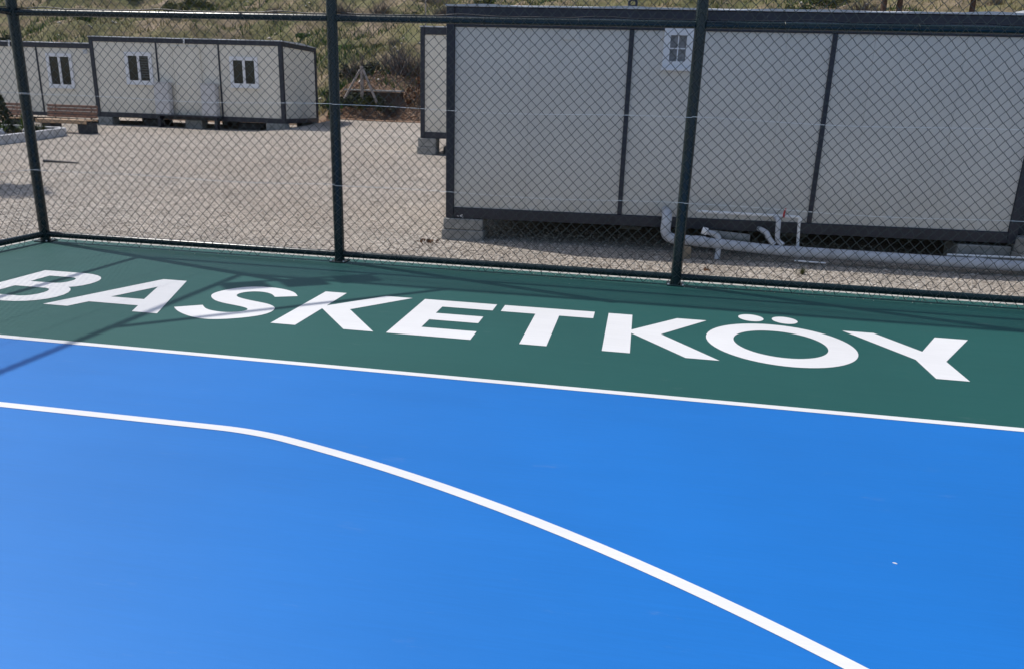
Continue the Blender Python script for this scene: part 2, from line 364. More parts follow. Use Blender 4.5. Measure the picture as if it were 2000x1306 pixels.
def smooth_loop(pts, sharp, it=1):
    for _ in range(it):
        out = []; n = len(pts); sh = []
        for i in range(n):
            a, b = pts[i], pts[(i + 1) % n]
            if i in sharp: sh.append(len(out)); out.append(a)
            else: out.append((a[0] * .75 + b[0] * .25, a[1] * .75 + b[1] * .25)) if False else out.append(a)
            out.append(((a[0] + b[0]) / 2, (a[1] + b[1]) / 2))
        m = len(out); res = []
        for i in range(m):
            if i in sh or (i - 1) % m in sh and False: res.append(out[i]); continue
            p, c, q = out[i - 1], out[i], out[(i + 1) % m]
            res.append((p[0] * .25 + c[0] * .5 + q[0] * .25, p[1] * .25 + c[1] * .5 + q[1] * .25))
        pts, sharp = res, sh
    return pts
n0 = len(SW)
ringed('painted_letter', smooth_loop(SW, [0, 17, 18, n0 - 1], 2), [], 'white painted capital letter S')
def letterK(x, w2, label):
    ringed('painted_letter', [(x, B0), (x + .17, B0), (x + .17, 4.855), (x + w2 - .20, B0), (x + w2, B0), (x + w2 * .52, 4.885), (x + w2 - .01, B1), (x + w2 - .215, B1), (x + .17, 4.935), (x + .17, B1), (x, B1)], [], label)
letterK(-2.305, .70, 'white painted capital letter K between S and E')
ringed('painted_letter', [(-1.52, B0), (-.97, B0), (-.97, 4.605), (-1.34, 4.605), (-1.34, 4.795), (-1.0, 4.795), (-1.0, 4.965), (-1.34, 4.965), (-1.34, 5.145), (-.97, 5.145), (-.97, B1), (-1.52, B1)], [], 'white painted capital letter E')
ringed('painted_letter', [(-.66, B0), (-.49, B0), (-.49, 5.145), (-.25, 5.145), (-.25, B1 + .005), (-.91, B1), (-.91, 5.145), (-.66, 5.145)], [], 'white painted capital letter T')
letterK(-.15, .70, 'white painted capital letter K between T and the dotted O')
o = ringed('painted_letter', arc(.97, 4.88, .465, .465, 0, 354, 59), [arc(.97, 4.88, .29, .30, 0, 354, 59)], 'white painted capital letter O under two dots')
for cx in (.865, 1.10):
    d = ringed('painted_dot', arc(cx, 5.49, .088, .095, 0, 348, 29), [], 'white dot painted above the letter O'); 
ringed('painted_letter', [(1.455, B1 + .005), (1.66, B1 + .005), (1.855, 4.96), (2.055, B1 + .015), (2.265, B1 + .015), (1.935, 4.78), (1.935, B0), (1.755, B0), (1.755, 4.77)], [], 'white painted capital letter Y at the right end')
# paint chip on the blue
sheet('paint_fleck', [(.926, 2.376), (.930, 2.3715), (.938, 2.3685), (.941, 2.371), (.935, 2.377)], 0.003, M_WHITE, 'tiny white paint fleck on the blue surface')

# ------------------------------------------------------------------ chain link fence
POST_R, RAIL_R = 0.045, 0.028
ZR = (0.070, 2.055, 3.985)
MW = 0.0849
def wire_mesh(L, seed):
    """diamond mesh in the local x-z plane, x 0..L, z 0..3.97"""
    rg = np.random.default_rng(seed)
    hw = MW / 2; n = int(L / hw); m = int(3.965 / hw); r = 0.0022
    i = np.arange(n)[:, None]; j = np.arange(m + 1)[None, :]
    side = (i + j) % 2
    x = (i + side) * (L / n) + np.where(side == 1, -0.0008, 0.0008)
    z = 0.016 + j * hw + 0 * i
    y = np.where(side == 1, 0.0022, -0.0022) + 0 * x
    ph = rg.uniform(0, 6, 6)
    dx = .009 * np.sin(z * 1.7 + x * 1.1 + ph[0]) + .004 * np.sin(z * 3.9 - x * 2.3 + ph[1]); dz = .010 * np.sin(x * 1.9 + z * .8 + ph[2]) + .004 * np.sin(x * 5.1 - z * 1.4 + ph[3])
    dy = -0.010 * np.sin(x * 2.2 + ph[4]) * np.sin(z * 2.9 + ph[5]) - 0.006
    e = np.clip(np.minimum(x, L - x) / .25, 0, 1)
    lo = np.clip(1 - z / 0.25, 0, 1)
    # node jitter is shared by the two wires that hook into one another there
    cols = (i + side).astype(int); jx = rg.normal(0, .0022, (n + 2, m + 1)); jz = rg.normal(0, .0022, (n + 2, m + 1)); jy = rg.normal(0, .012, (n + 2, m + 1))
    jj = np.broadcast_to(j, cols.shape)
    x = x + dx * e + jx[cols, jj] * (1 + 3 * lo); z = z + dz + jz[cols, jj] * (1 + 3 * lo) ; y = y + dy * e + jy[cols, jj] * lo
    z = np.maximum(z, 0.014)
    P = np.stack([x, y, z], -1)                       # n, m+1, 3
    offs = np.array([[1.41 * r, 0, 0], [0, r, 0], [-1.41 * r, 0, 0], [0, -r, 0]])
    V = (P[:, :, None, :] + offs).reshape(-1, 3)
    base = (np.arange(n)[:, None] * (m + 1) + np.arange(m)[None, :]) * 4
    F = []
    for k in range(4):
        a = base + k; b = base + (k + 1) % 4
        F.append(np.stack([a, b, b + 4, a + 4], -1).reshape(-1, 4))
    return V, np.concatenate(F)

def fence(name, label, nb, parent_post0=True, seed=0):
    f = thing(name, label, 'fence')
    return f
def build_bay(f, x0, L, seed, first):
    a, b = x0, x0 + L
    for z in ZR:
        MB().tube([(a + (POST_R * .9), 0, z), (b - POST_R * .9, 0, z)], RAIL_R, 14).obj('rail', M_FENCE, f, smooth=True)
    V, F = wire_mesh(L, seed); V = V + np.array([a, -POST_R - 0.007, 0])
    tag(npmesh('chain_link_mesh', V, F, M_WIRE, f, smooth=False), kind='stuff')
    for k, z in enumerate((0.69, 1.365, 2.75, 3.35)):
        pts = [(a + L * q / 16, -POST_R - 0.0135 - 0.002 * math.sin(q * .8 + k) , z + .008 * math.sin(q * .55 + k + seed) - .012 * math.sin(math.pi * q / 16)) for q in range(17)]
        MB().tube(pts, 0.0021, 5).obj('tension_wire', M_GALV, f, smooth=True)
    # loose cable laid along the middle rail
    pts = [(a + L * q / 40, 0.004 + .006 * math.sin(q * 1.3 + seed), ZR[1] + RAIL_R + .006 + .013 * max(0, math.sin(q * .42 + seed * 1.7)) ** 2) for q in range(41)]
    MB().tube(pts, 0.0045, 6).obj('cable', M_BLACK, f, smooth=True)
    # wire ties round the rails
    for z in ZR[:2]:
        for q in range(1, 4):
            x = a + L * q / 4 + random.uniform(-.25, .25)
            MB().tube([(x + .003 * k, (RAIL_R + .006) * math.cos(k * .7) - .0, z + (RAIL_R + .006) * math.sin(k * .7)) for k in range(10)], 0.0018, 5).obj('wire_tie', M_WIRE, f)
def build_post(f, x, H):
    p = MB().tube([(x, 0, 0.010), (x, 0, H)], POST_R, 20).obj('post', M_FENCE, f, smooth=True)
    MB().tube([(x, 0, H + .001), (x, 0, H + .03)], POST_R + .004, 20).obj('post_cap', M_FENCE, p, smooth=True)
    MB().box(x - .072, x + .072, -.072, .072, 0.0005, 0.0105).obj('base_plate', M_FENCE, p, bev=.002)
    for sx in (-.060, .060):
        for sy in (-.060, .060):
            MB().tube([(x + sx, sy, 0.0107), (x + sx, sy, 0.021)], .008, 6).obj('bolt', M_GALV, p)
    return p
back = thing('chain_link_fence', 'tall dark green chain link fence along the far side of the court', 'fence', (FX, FY, 0))
BAY = 3.0007
for k in range(5):
    p = build_post(back, k * BAY, 4.72 if k == 0 else 4.03)
    if k == 0:
        c45 = math.cos(R(34.8)); s45 = math.sin(R(34.8))
        MB().tube([(-.43 * c45, -.43 * s45, 4.62), (.79 * c45, .79 * s45, 4.62)], .022, 12).obj('floodlight_crossbar', M_FENCE, p, smooth=True)
for k in range(4): build_bay(back, k * BAY, BAY, 11 + k, k == 0)
MB().tube([(1.735, -.02, 3.985), (.02, -1.61, 3.985)], .028, 12).obj('corner_brace', M_FENCE, back, smooth=True)
side = thing('chain_link_fence', 'dark green chain link fence running toward the viewer along the left end of the court', 'fence', (FX, FY, 0), -math.pi / 2)
for k in (1, 2): build_post(side, k * BAY, 4.03)
for k in range(2): build_bay(side, k * BAY, BAY, 31 + k, False)
for ob in side.children:           # mesh on the court side: mirror across the fence line
    if ob.type == 'MESH' and ob.name.split('.')[0] in ('chain_link_mesh', 'tension_wire'):
        ob.scale = (1, -1, 1)
for (fx, fy), lab in (((-.09, -.28), 'nearest the side fence'), ((.28, -.04), 'middle one of three'), ((.63, .21), 'farthest along the back fence')):
    fl = thing('floodlight', 'black floodlight above the fence corner, ' + lab, 'floodlight', (FX + fx, FY + fy, 4.50), R(34.8), group='floodlights on the corner post')
    tilt = Matrix.Rotation(R(-28), 4, 'X')
    def fo(name, mb, mat, bev=0.0):
        mb.v = [tuple(tilt @ Vector(v)) for v in mb.v]; return mb.obj(name, mat, fl, bev=bev)
    fo('housing', MB().box(-.165, .165, -.12, .12, -.01, .035), M_FLOOD, .008)
    fo('lens', MB().box(-.145, .145, -.10, .10, -.018, -.0105), M_LENS)
    for q in range(7): fo('cooling_fin', MB().box(-.14 + q * .046, -.136 + q * .046, -.10, .10, .0355, .06), M_FLOOD)
    MB().tube([(0, .03, .04), (0, .12, .10), (-.0, .20, .12)], .012, 8).obj('bracket', M_FLOOD, fl)

# ------------------------------------------------------------------ containers
def container(label, loc, ang, L, D, H, posts, TB=.20, BB=.14, CW=.10, pm=M_PANEL, seams=None, front_only=False):
    c = thing('prefab_container', label, 'container', loc, R(ang))
    def fb(n, *a): return MB().box(*a).obj(n, M_FRAME, c, bev=.006)
    for x0 in (0, L - CW):
        for y0 in (0, D - CW): fb('corner_post', x0, x0 + CW, y0, y0 + CW, 0, H)
    for y0 in (0, D - CW):
        fb('bottom_beam', CW + .002, L - CW - .002, y0 + .004, y0 + CW - .004, 0.003, BB); fb('top_beam', CW + .002, L - CW - .002, y0 + .004, y0 + CW - .004, H - TB, H - .003)
    for x0 in (0, L - CW):
        fb('bottom_beam', x0 + .004, x0 + CW - .004, CW + .002, D - CW - .002, 0.003, BB); fb('top_beam', x0 + .004, x0 + CW - .004, CW + .002, D - CW - .002, H - TB, H - .003)
    for u in posts: fb('wall_post', u - .028, u + .028, .010, .034, BB + .002, H - TB - .002)
    xs = [CW + .002] + [s for s in (seams or [k * 1.0 for k in range(1, int(L))])] + [L - CW - .002]
    z0, z1 = BB + .002, H - TB - .002
    for y0, y1 in ((.036, .085), (D - .085, D - .036)):
        for a, b in zip(xs[:-1], xs[1:]):
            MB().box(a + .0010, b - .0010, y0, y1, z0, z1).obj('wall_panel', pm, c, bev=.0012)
    ys = [CW + .002, D / 3, 2 * D / 3, D - CW - .002]
    for x0, x1 in ((.036, .085), (L - .085, L - .036)):
        for a, b in zip(ys[:-1], ys[1:]):
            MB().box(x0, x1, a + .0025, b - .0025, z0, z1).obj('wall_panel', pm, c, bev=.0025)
    MB().box(CW + .004, L - CW - .004, CW + .004, D - CW - .004, .03, .10).obj('floor_deck', M_FRAME, c)
    # roof sheet with a slightly wavy flashing lip
    m = MB(); n = 60; vs = []; fs = []
    for i in range(n + 1):
        x = -.012 + (L + .024) * i / n; zz = .022 + .008 * math.sin(i * .37 + L) + .005 * math.sin(i * .9 + loc[0])
        vs += [(x, -.014, H + .002), (x, -.014, H + zz), (x, .10, H + .03 + zz * .3), (x, D / 2, H + .075), (x, D + .014, H + .02), (x, D + .014, H + .002)]
    for i in range(n):
        for k in range(5): a = i * 6 + k; fs.append((a, a + 1, a + 7, a + 6))
        fs.append((i * 6 + 5, i * 6, i * 6 + 6, i * 6 + 11))
    fs += [(0, 1, 2, 3, 4, 5), tuple(n * 6 + k for k in (5, 4, 3, 2, 1, 0))]
    m.add(vs, fs).obj('roof', M_ROOF, c)
    return c
def window(c, u0, u1, z0, z1, y=.036, fw=.09, sashes=2, blind=False, pane_mat=M_GLASS):
    m = MB(); d = .045
    fr = None
    m.box(u0, u1, y - d, y + .002, z0, z0 + fw); m.box(u0, u1, y - d, y + .002, z1 - fw, z1)
    m.box(u0, u0 + fw, y - d, y + .002, z0 + fw + .0005, z1 - fw - .0005); m.box(u1 - fw, u1, y - d, y + .002, z0 + fw + .0005, z1 - fw - .0005)
    w = m.obj('window', M_PVC, c)
    iu0, iu1, iz0, iz1 = u0 + fw, u1 - fw, z0 + fw, z1 - fw
    n = sashes; wd = (iu1 - iu0) / n
    for k in range(n):
        a, b = iu0 + k * wd, iu0 + (k + 1) * wd
        MB().box(a + .001, b - .001, y - .012, y - .006, iz0 + .001, iz1 - .001).obj('pane', pane_mat, w)
        if k: MB().box(a - .045, a + .045, y - d + .004, y - .013, iz0 + .001, iz1 - .001).obj('mullion', M_PVC, w)
        if blind and k == n - 1:
            for q in range(9):
                z = iz1 - .04 - q * (iz1 - iz0) / 10
                MB().box(a + .05, b - .01, y - .016, y - .0125, z - .012, z + .012).obj('blind_slat', M_BLIND, w)
    MB().box(u0 - .015, u1 + .015, y - d - .03, y - d + .03, z0 - .03, z0 - .001).obj('sill', M_PVC, w)
    return w
# the big one right behind the fence
BIG_LOC = (-2.47, 9.62, -0.02); BA = 2.69
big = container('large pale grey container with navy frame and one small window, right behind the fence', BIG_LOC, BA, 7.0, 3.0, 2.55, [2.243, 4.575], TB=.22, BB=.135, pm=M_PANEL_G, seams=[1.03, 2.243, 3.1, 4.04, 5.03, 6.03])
big.rotation_euler = (0, -R(.28), R(BA))
wb = window(big, 2.625, 2.965, 1.91, 2.35, .036, .075, 1, pane_mat=M_CURTAIN)
MB().box(2.788, 2.802, .018, .0235, 1.987, 2.273).obj('glazing_bar', M_PVC, wb); MB().box(2.702, 2.7875, .018, .0235, 2.123, 2.137).obj('glazing_bar', M_PVC, wb); MB().box(2.8025, 2.888, .018, .0235, 2.123, 2.137).obj('glazing_bar', M_PVC, wb)
ring = [(2.23 + .045 * math.cos(a * .5236), .05, 2.62 + .045 * math.sin(a * .5236)) for a in range(13)]
MB().tube(ring, .016, 8, cap=False).obj('lifting_eye', M_FRAME, big, smooth=True)
MB().box(2.19, 2.27, .03, .07, 2.553, 2.60).obj('lifting_eye_plate', M_FRAME, big, bev=.004)
MB().box(1.42, 1.62, .022, .035, 2.20, 2.32).obj('vent_cover', M_PANEL_G, big, bev=.003)
m = MB()
for q in range(9):
    u, z = .15 + random.uniform(0, .09), .035 + random.uniform(-.03, .02); s = random.uniform(.006, .016)
    m.poly([(u + s * math.cos(t * 1.05), z + s * .7 * math.sin(t * 1.05 + q)) for t in range(6)], 0, .0015)
m.v = [(x, .0035 - z, y) for x, y, z in m.v]
m.obj('chipped_paint', M_PVC, big)
# the one behind its left end
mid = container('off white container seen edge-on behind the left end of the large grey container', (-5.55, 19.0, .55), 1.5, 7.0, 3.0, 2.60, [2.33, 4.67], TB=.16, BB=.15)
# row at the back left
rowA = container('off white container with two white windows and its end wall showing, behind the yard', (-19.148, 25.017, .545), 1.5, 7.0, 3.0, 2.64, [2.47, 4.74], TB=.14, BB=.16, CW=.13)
window(rowA, 1.28, 2.28, 1.14, 2.18, blind=True, fw=.12); window(rowA, 5.12, 6.12, 1.15, 2.13, fw=.12)
MB().tube([(3.55, -.03, 2.68), (3.55, -.03, 2.50)], .028, 8).obj('rain_spout', M_PVC, rowA)
MB().box(3.58, 3.78, .012, .034, 2.27, 2.44).obj('vent_cover', M_PANEL_G, rowA, bev=.004)
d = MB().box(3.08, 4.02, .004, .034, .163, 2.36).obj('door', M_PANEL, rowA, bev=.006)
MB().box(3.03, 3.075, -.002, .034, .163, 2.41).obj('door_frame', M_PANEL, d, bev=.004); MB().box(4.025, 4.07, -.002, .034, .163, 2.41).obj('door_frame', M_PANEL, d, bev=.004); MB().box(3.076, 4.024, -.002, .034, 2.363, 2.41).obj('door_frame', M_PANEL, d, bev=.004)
MB().tube([(3.17, -.02, 1.18), (3.28, -.02, 1.18)], .012, 8).obj('handle', M_GALV, d)
rowB = container('lower off white container at the far left, behind the benches', (-26.02, 24.95, .50), 1.5, 6.9, 3.0, 2.46, [2.4, 4.72], TB=.15, BB=.12, CW=.10)
window(rowB, 5.08, 6.06, .98, 2.12, fw=.11)
MB().box(6.52, 6.68, .010, .034, 2.13, 2.27).obj('vent_cover', M_ROOF, rowB, bev=.01)
MB().tube([(3.75, -.03, 2.52), (3.75, -.03, 2.30)], .03, 8).obj('rain_spout', M_PVC, rowB)
# neighbour at the right edge
nb = container('navy framed container at the right edge beside the large grey container', (4.60, 10.18, .10), BA, 7.0, 3.0, 2.6, [2.33, 4.66], CW=.30, TB=.22, BB=.20, pm=M_PANEL_G)

# shoe cabinets in front of the row container
def in_c(c, u, v, z=0): return c.location + Matrix.Rotation(c.rotation_euler.z, 4, 'Z') @ Vector((u, v, z))
for u, lab in ((2.42, 'white shoe cabinet with three flap drawers, below the left window of the back container'), (4.13, 'white shoe cabinet with three flap drawers, beside the post left of the right window')):
    s = thing('shoe_cabinet', lab, 'cabinet', in_c(rowA, u, -.25, .165), R(1.5), group='shoe cabinets')
    MB().box(0, .54, 0.0, .22, 0.0, 1.04).obj('carcass', M_CAB, s, bev=.004)
    for k in range(3): MB().box(.02, .52, -.016, -.001, .05 + k * .325, .36 + k * .325).obj('drawer_flap', M_CAB, s, bev=.004)
    for k in range(3): MB().tube([(.24, -.025, .31 + k * .325), (.30, -.025, .31 + k * .325)], .008, 6).obj('handle', M_GALV, s)
    MB().box(-.02, .56, -.025, .225, 1.042, 1.07).obj('top', M_CAB, s, bev=.004)
# timber step that carries the cabinets
st = thing('entrance_deck', 'narrow dark entrance deck under the white shoe cabinets', 'deck', in_c(rowA, 2.35, -.30, 0), R(1.5))
MB().box(0, 2.4, 0, .295, .11, .163).obj('deck_board', M_FRAME, st, bev=.005)
for u in (.1, 2.2): MB().box(u, u + .1, .05, .25, tz(-15, 25) - .545 - .05, .109).obj('leg', M_FRAME, st)

# concrete blocks
def block(x0, x1, y0, y1, z0, z1, label, ang=0, loc=(0, 0, 0), mat=M_BLOCK, name='concrete_block', group='concrete blocks under the containers'):
    b = MB().box(0, x1 - x0, 0, y1 - y0, 0, z1 - z0).obj(name, mat, None, bev=.012, loc=Vector(loc) + Matrix.Rotation(R(ang), 4, 'Z') @ Vector((x0, y0, z0)), rz=R(ang))
    return tag(b, label, 'block', group)
B3 = (BIG_LOC[0], BIG_LOC[1], 0)
block(-.03, .49, -.02, .36, -.165, -.022, 'upper of two grey concrete blocks under the left corner of the large container', BA, B3)
block(-.05, .50, -.03, .37, -.345, -.167, 'lower of two grey concrete blocks under the left corner of the large container', BA, B3)
block(6.35, 6.97, .0, .38, -.30, -.022, 'grey concrete block under the right corner of the large container', BA, B3)
block(6.99, 7.5, -.22, .2, -.07, .098, 'upper grey concrete block under the neighbour container at the right edge', BA, B3)
block(6.98, 7.5, -.24, .2, -.34, -.072, 'lower grey concrete block under the neighbour container at the right edge', BA, B3)
block(0.0, .5, 2.4, 2.8, -.27, -.022, 'grey concrete block in the dark under the back left corner of the large container', BA, B3)
for u in (2.3, 4.6):
    block(u, u + .3, 1.3, 1.6, -.3, -.022, 'grey concrete block in the dark under the large container, ' + ('left' if u < 3 else 'right') + ' of middle', BA, B3)
ML = (mid.location.x, mid.location.y, 0)
block(-.06, .40, -.03, .40, .34, .548, 'upper block of the pile under the container behind the large grey one', 1.5, ML)
block(-.08, .40, -.05, .40, .10, .338, 'lower block of the pile under the container behind the large grey one', 1.5, ML)
tag(MB().poly([(.35, .0), (1.3, .0), (1.25, .5), (1.0, .62), (.6, .55)], 0, .30).obj('rubble_pile', M_DARKSTONE, None, bev=.05, loc=(ML[0] + .15, ML[1] + .25, .08)), 'dark lump of rubble beside the block pile behind the large container', 'rubble')
AL = (rowA.location.x, rowA.location.y, 0)
for u0, u1, lab in ((.02, .56, 'grey concrete block under the left end of the container with cabinets'), (3.32, 3.95, 'grey concrete block under the middle of the container with cabinets'), (6.3, 6.98, 'grey concrete block under the right end of the container with cabinets')):
    block(u0, u1, 0, .4, .22, .543, lab, 1.5, AL)
    block(u0, u1, 2.55, 2.95, .26, .543, lab.replace('grey concrete block under', 'rear block under'), 1.5, AL)
for u0, lab in ((1.55, 'added black box standing for the shade under the left window of the back container'), (5.1, 'added black box standing for the shade under the right window of the back container')):
    tg = thing('shade_box', lab, 'shade box', in_c(rowA, u0, .35, -.16), R(1.5), group='shade boxes under the container')  # black boxes added to stand for the shade under the container
    MB().box(0, .8, 0, .5, -.1, .10).obj('body', M_BLACK, tg, bev=.01)
    MB().box(-.015, .815, -.015, .515, .101, .13).obj('lid', M_BLACK, tg, bev=.008)

# ------------------------------------------------------------------ pipes at the big container
def bigp(u, v, z): return in_c(big, u, v, z + .02)       # z is a world height
def curve(pts, rad=.12, n=6):
    """round the corners of a polyline"""
    pts = [Vector(p) for p in pts]; out = [pts[0]]
    for i in range(1, len(pts) - 1):
        a, b, c = pts[i - 1], pts[i], pts[i + 1]
        d1 = min(rad, (a - b).length * .45); d2 = min(rad, (c - b).length * .45)
        p = b + (a - b).normalized() * d1; q = b + (c - b).normalized() * d2
        for k in range(n + 1):
            t = k / n; out.append(p * (1 - t) ** 2 + b * 2 * t * (1 - t) + q * t * t)
    out.append(pts[-1]); return out
V0 = -.30
dp = thing('drain_pipe', 'thick grey white plastic drain pipe along the foot of the large container', 'pipe', bigp(3.0, V0, -.31))
def dpo(name, pts, r, mat=M_PIPE, rad=.1, n=14):
    return MB().tube([p - dp.location for p in curve(pts, rad)], r, n).obj(name, mat, dp, smooth=True)
mp = dpo('main_pipe', [bigp(2.82, .03, .20), bigp(2.82, V0 + .02, .20), bigp(2.80, V0, -.085), bigp(3.10, V0, -.10), bigp(4.12, V0, -.165), bigp(7.6, V0 - .03, -.20)], .062, rad=.15, n=18)
for u, z in ((3.17, -.104), (4.32, -.167), (6.4, -.187)):
    pa, pb = bigp(u, V0, z), bigp(u + .13, V0, z - .005)
    MB().tube([pa - dp.location, pb - dp.location], .068, 18).obj('pipe_socket', M_PIPE, mp, smooth=True)
dpo('branch_pipe', [bigp(3.47, V0, -.09), bigp(3.44, V0, -.02), bigp(3.30, V0 + .02, .015)], .033, rad=.06)
dpo('branch_socket', [bigp(3.315, V0 + .015, .012), bigp(3.255, V0 + .03, .027)], .046, M_PIPE_W)
dpo('branch_pipe', [bigp(4.12, V0, -.10), bigp(4.055, V0 + .03, -.03), bigp(4.03, V0 + .04, .03), bigp(4.00, V0 + .12, .045), bigp(3.98, .02, .04)], .032, rad=.06)
dpo('branch_pipe', [bigp(4.23, V0, -.10), bigp(4.155, V0 + .03, -.05), bigp(4.145, V0 + .05, .20), bigp(4.145, .02, .21)], .030, rad=.05)
dpo('drop_pipe', [bigp(3.47, V0, -.15), bigp(3.46, V0 - .02, -.31)], .034)
dpo('duct', [bigp(3.40, V0 + .22, -.045), bigp(3.86, V0 + .22, -.075)], .055, M_BLOCK)
wp = thing('water_pipe', 'thin white water pipe with a red valve lever on the large container', 'pipe', bigp(4.4, V0, -.29))
def wpo(name, pts, r, mat=M_PIPE_W, rad=.03, n=8): return MB().tube([p - wp.location for p in curve(pts, rad)], r, n).obj(name, mat, wp, smooth=True)
wpo('pipe_run', [bigp(3.18, -.12, .235), bigp(4.415, -.12, .225), bigp(4.445, -.13, -.20)], .019)
wpo('elbow', [bigp(4.385, -.12, .226), bigp(4.43, -.12, .222), bigp(4.432, -.12, .18)], .020, rad=.02)
wpo('valve_body', [bigp(4.16, -.12, .228), bigp(4.29, -.12, .227)], .020)
wpo('valve_lever', [bigp(4.225, -.145, .215), bigp(4.222, -.145, .26), bigp(4.235, -.145, .325)], .011, M_RED)
MB().tube([bigp(4.36, -.40, -.262), bigp(4.72, -.41, -.268)], .010, 8).obj('water_pipe', M_PIPE_W, None, smooth=True)
tag(bpy.data.objects['water_pipe.001'], 'short white pipe offcut lying on the gravel below the drain pipe', 'pipe')
tag(MB().tube([bigp(6.15, -.22, -.12), bigp(7.6, -.24, -.10)], .013, 8).obj('water_pipe', M_PIPE_W, None, smooth=True), 'thin white pipe lying over the drain pipe at the right edge', 'pipe')
block(3.0, 3.14, -.36, -.20, -.33, -.165, 'small tan brick propping up the drain pipe behind the fence post', BA, B3, simple('tan_brick', (.34, .27, .19), .9, .2), 'prop_brick', None)

# ------------------------------------------------------------------ benches and flower bed
def bench(loc, rz, label):
    b = thing('park_bench', label, 'bench', loc, rz, group='wooden park benches')
    for u in (.05, 1.22): MB().box(u, u + .34, -.28, .20, -.06, .30).obj('leg', M_DARKSTONE, b, bev=.04)
    for k in range(4): MB().box(-.02, 1.62, -.36 + k * .125, -.255 + k * .125, .345, .385).obj('seat_slat', M_WOOD_LIT, b, bev=.006)
    MB().box(-.02, 1.62, -.385, -.365, .27, .38).obj('front_board', M_WOOD_LIT, b, bev=.006)
    for u in (.22, 1.39):
        MB().box(u - .03, u + .03, -.33, .16, .301, .343).obj('seat_rail', M_BLACK, b); 
        MB().tube([(u, .15, .345), (u, .23, .80)], .022, 8).obj('back_upright', M_BLACK, b)
    for k in range(4): 
        y = .145 + .018 * k; z = .43 + k * .095
        MB().box(-.02, 1.62, y - .03, y, z, z + .078).obj('back_slat', M_WOOD, b, bev=.006)
    return b
bench((-17.62, 20.75, tz(-17, 20.7)), R(1), 'wooden slat bench in front of the window of the far left container')
bench((-20.15, 20.9, tz(-19, 21)), R(-4), 'wooden slat bench at the left edge, half hidden by the dark shrub')
bed = thing('flower_bed', 'flower bed of dark soil inside a low whitewashed kerb, left of the yard', 'flower bed', (-15.85, 18, 0))
bed_pts = [(-15.55, 14.5), (-15.62, 16.5), (-15.92, 19.0), (-16.1, 19.7), (-16.5, 19.95), (-23, 20.1), (-23, 14.5)]
for k in range(5):
    (xa, ya), (xb, yb) = bed_pts[k], bed_pts[k + 1]; n = max(1, int(math.hypot(xb - xa, yb - ya) / .75))
    for q in range(n):
        a = Vector((xa + (xb - xa) * q / n, ya + (yb - ya) * q / n, 0)); b = Vector((xa + (xb - xa) * (q + 1) / n, ya + (yb - ya) * (q + 1) / n, 0))
        d = (b - a).normalized(); a += d * .004; b -= d * .004; nrm = Vector((-d.y, d.x, 0)) * .14
        z0 = min(tz(a.x, a.y), tz(b.x, b.y)) - .05
        h = .22 + random.uniform(-.006, .006)
        vs = [a, b, b + nrm, a + nrm]; zs = [tz(v.x, v.y) for v in vs]
        mm = MB(); mm.add([(v.x, v.y, z0) for v in vs] + [(v.x, v.y, z + h) for v, z in zip(vs, zs)], [(0, 3, 2, 1), (4, 5, 6, 7), (0, 1, 5, 4), (1, 2, 6, 5), (2, 3, 7, 6), (3, 0, 4, 7)])
        mm.v = [(x + 15.85, y - 18, z) for x, y, z in mm.v]
        mm.obj('kerb_stone', M_KERB, bed, bev=.012)
sp = [(-15.7, 14.6), (-15.78, 16.5), (-16.06, 19.0), (-16.22, 19.6), (-16.5, 19.8), (-22.9, 19.9), (-22.9, 14.6)]
mm = MB(); mm.add([(x + 15.85, y - 18, tz(x, y) + .10) for x, y in sp], [tuple(range(len(sp)))]); mm.obj('soil', M_SOIL, bed)

# ------------------------------------------------------------------ vegetation
def leafcloud(n, shape, size, rg, elong=1.6, up=0.0):
    """n leaf quads through a lumpy volume. shape(n)->points Nx3"""
    P = shape(n); n = len(P)
    d = rg.normal(size=(n, 3)); d[:, 2] += up; d /= np.linalg.norm(d, axis=1, keepdims=True)
    e = rg.normal(size=(n, 3)); e -= d * (e * d).sum(1, keepdims=True); e /= np.linalg.norm(e, axis=1, keepdims=True)
    s = size * rg.uniform(.6, 1.4, (n, 1))
    V = np.stack([P - d * s * elong * .5, P + e * s * .5, P + d * s * elong * .5, P - e * s * .5], 1).reshape(-1, 3)
    F = np.arange(4 * n).reshape(-1, 4)
    return V, F
def lumps(rg, k, rx, rz, lr):
    c = np.stack([rg.uniform(-1, 1, k) * rx, rg.uniform(-1, 1, k) * rx, rg.uniform(.25, 1, k) * rz], 1)
    keep = (c[:, 0] ** 2 + c[:, 1] ** 2) < rx * rx * (1.05 - (c[:, 2] / rz) ** 2 * .6)
    c = c[keep] if keep.sum() > 2 else c
    def f(n):
        i = rg.integers(0, len(c), n); v = rg.normal(size=(n, 3)); v /= np.linalg.norm(v, axis=1, keepdims=True)
        P = c[i] + v * (lr * rg.uniform(.35, 1.05, (n, 1)) ** .6); P[:, 2] = np.abs(P[:, 2]); return P
    return f
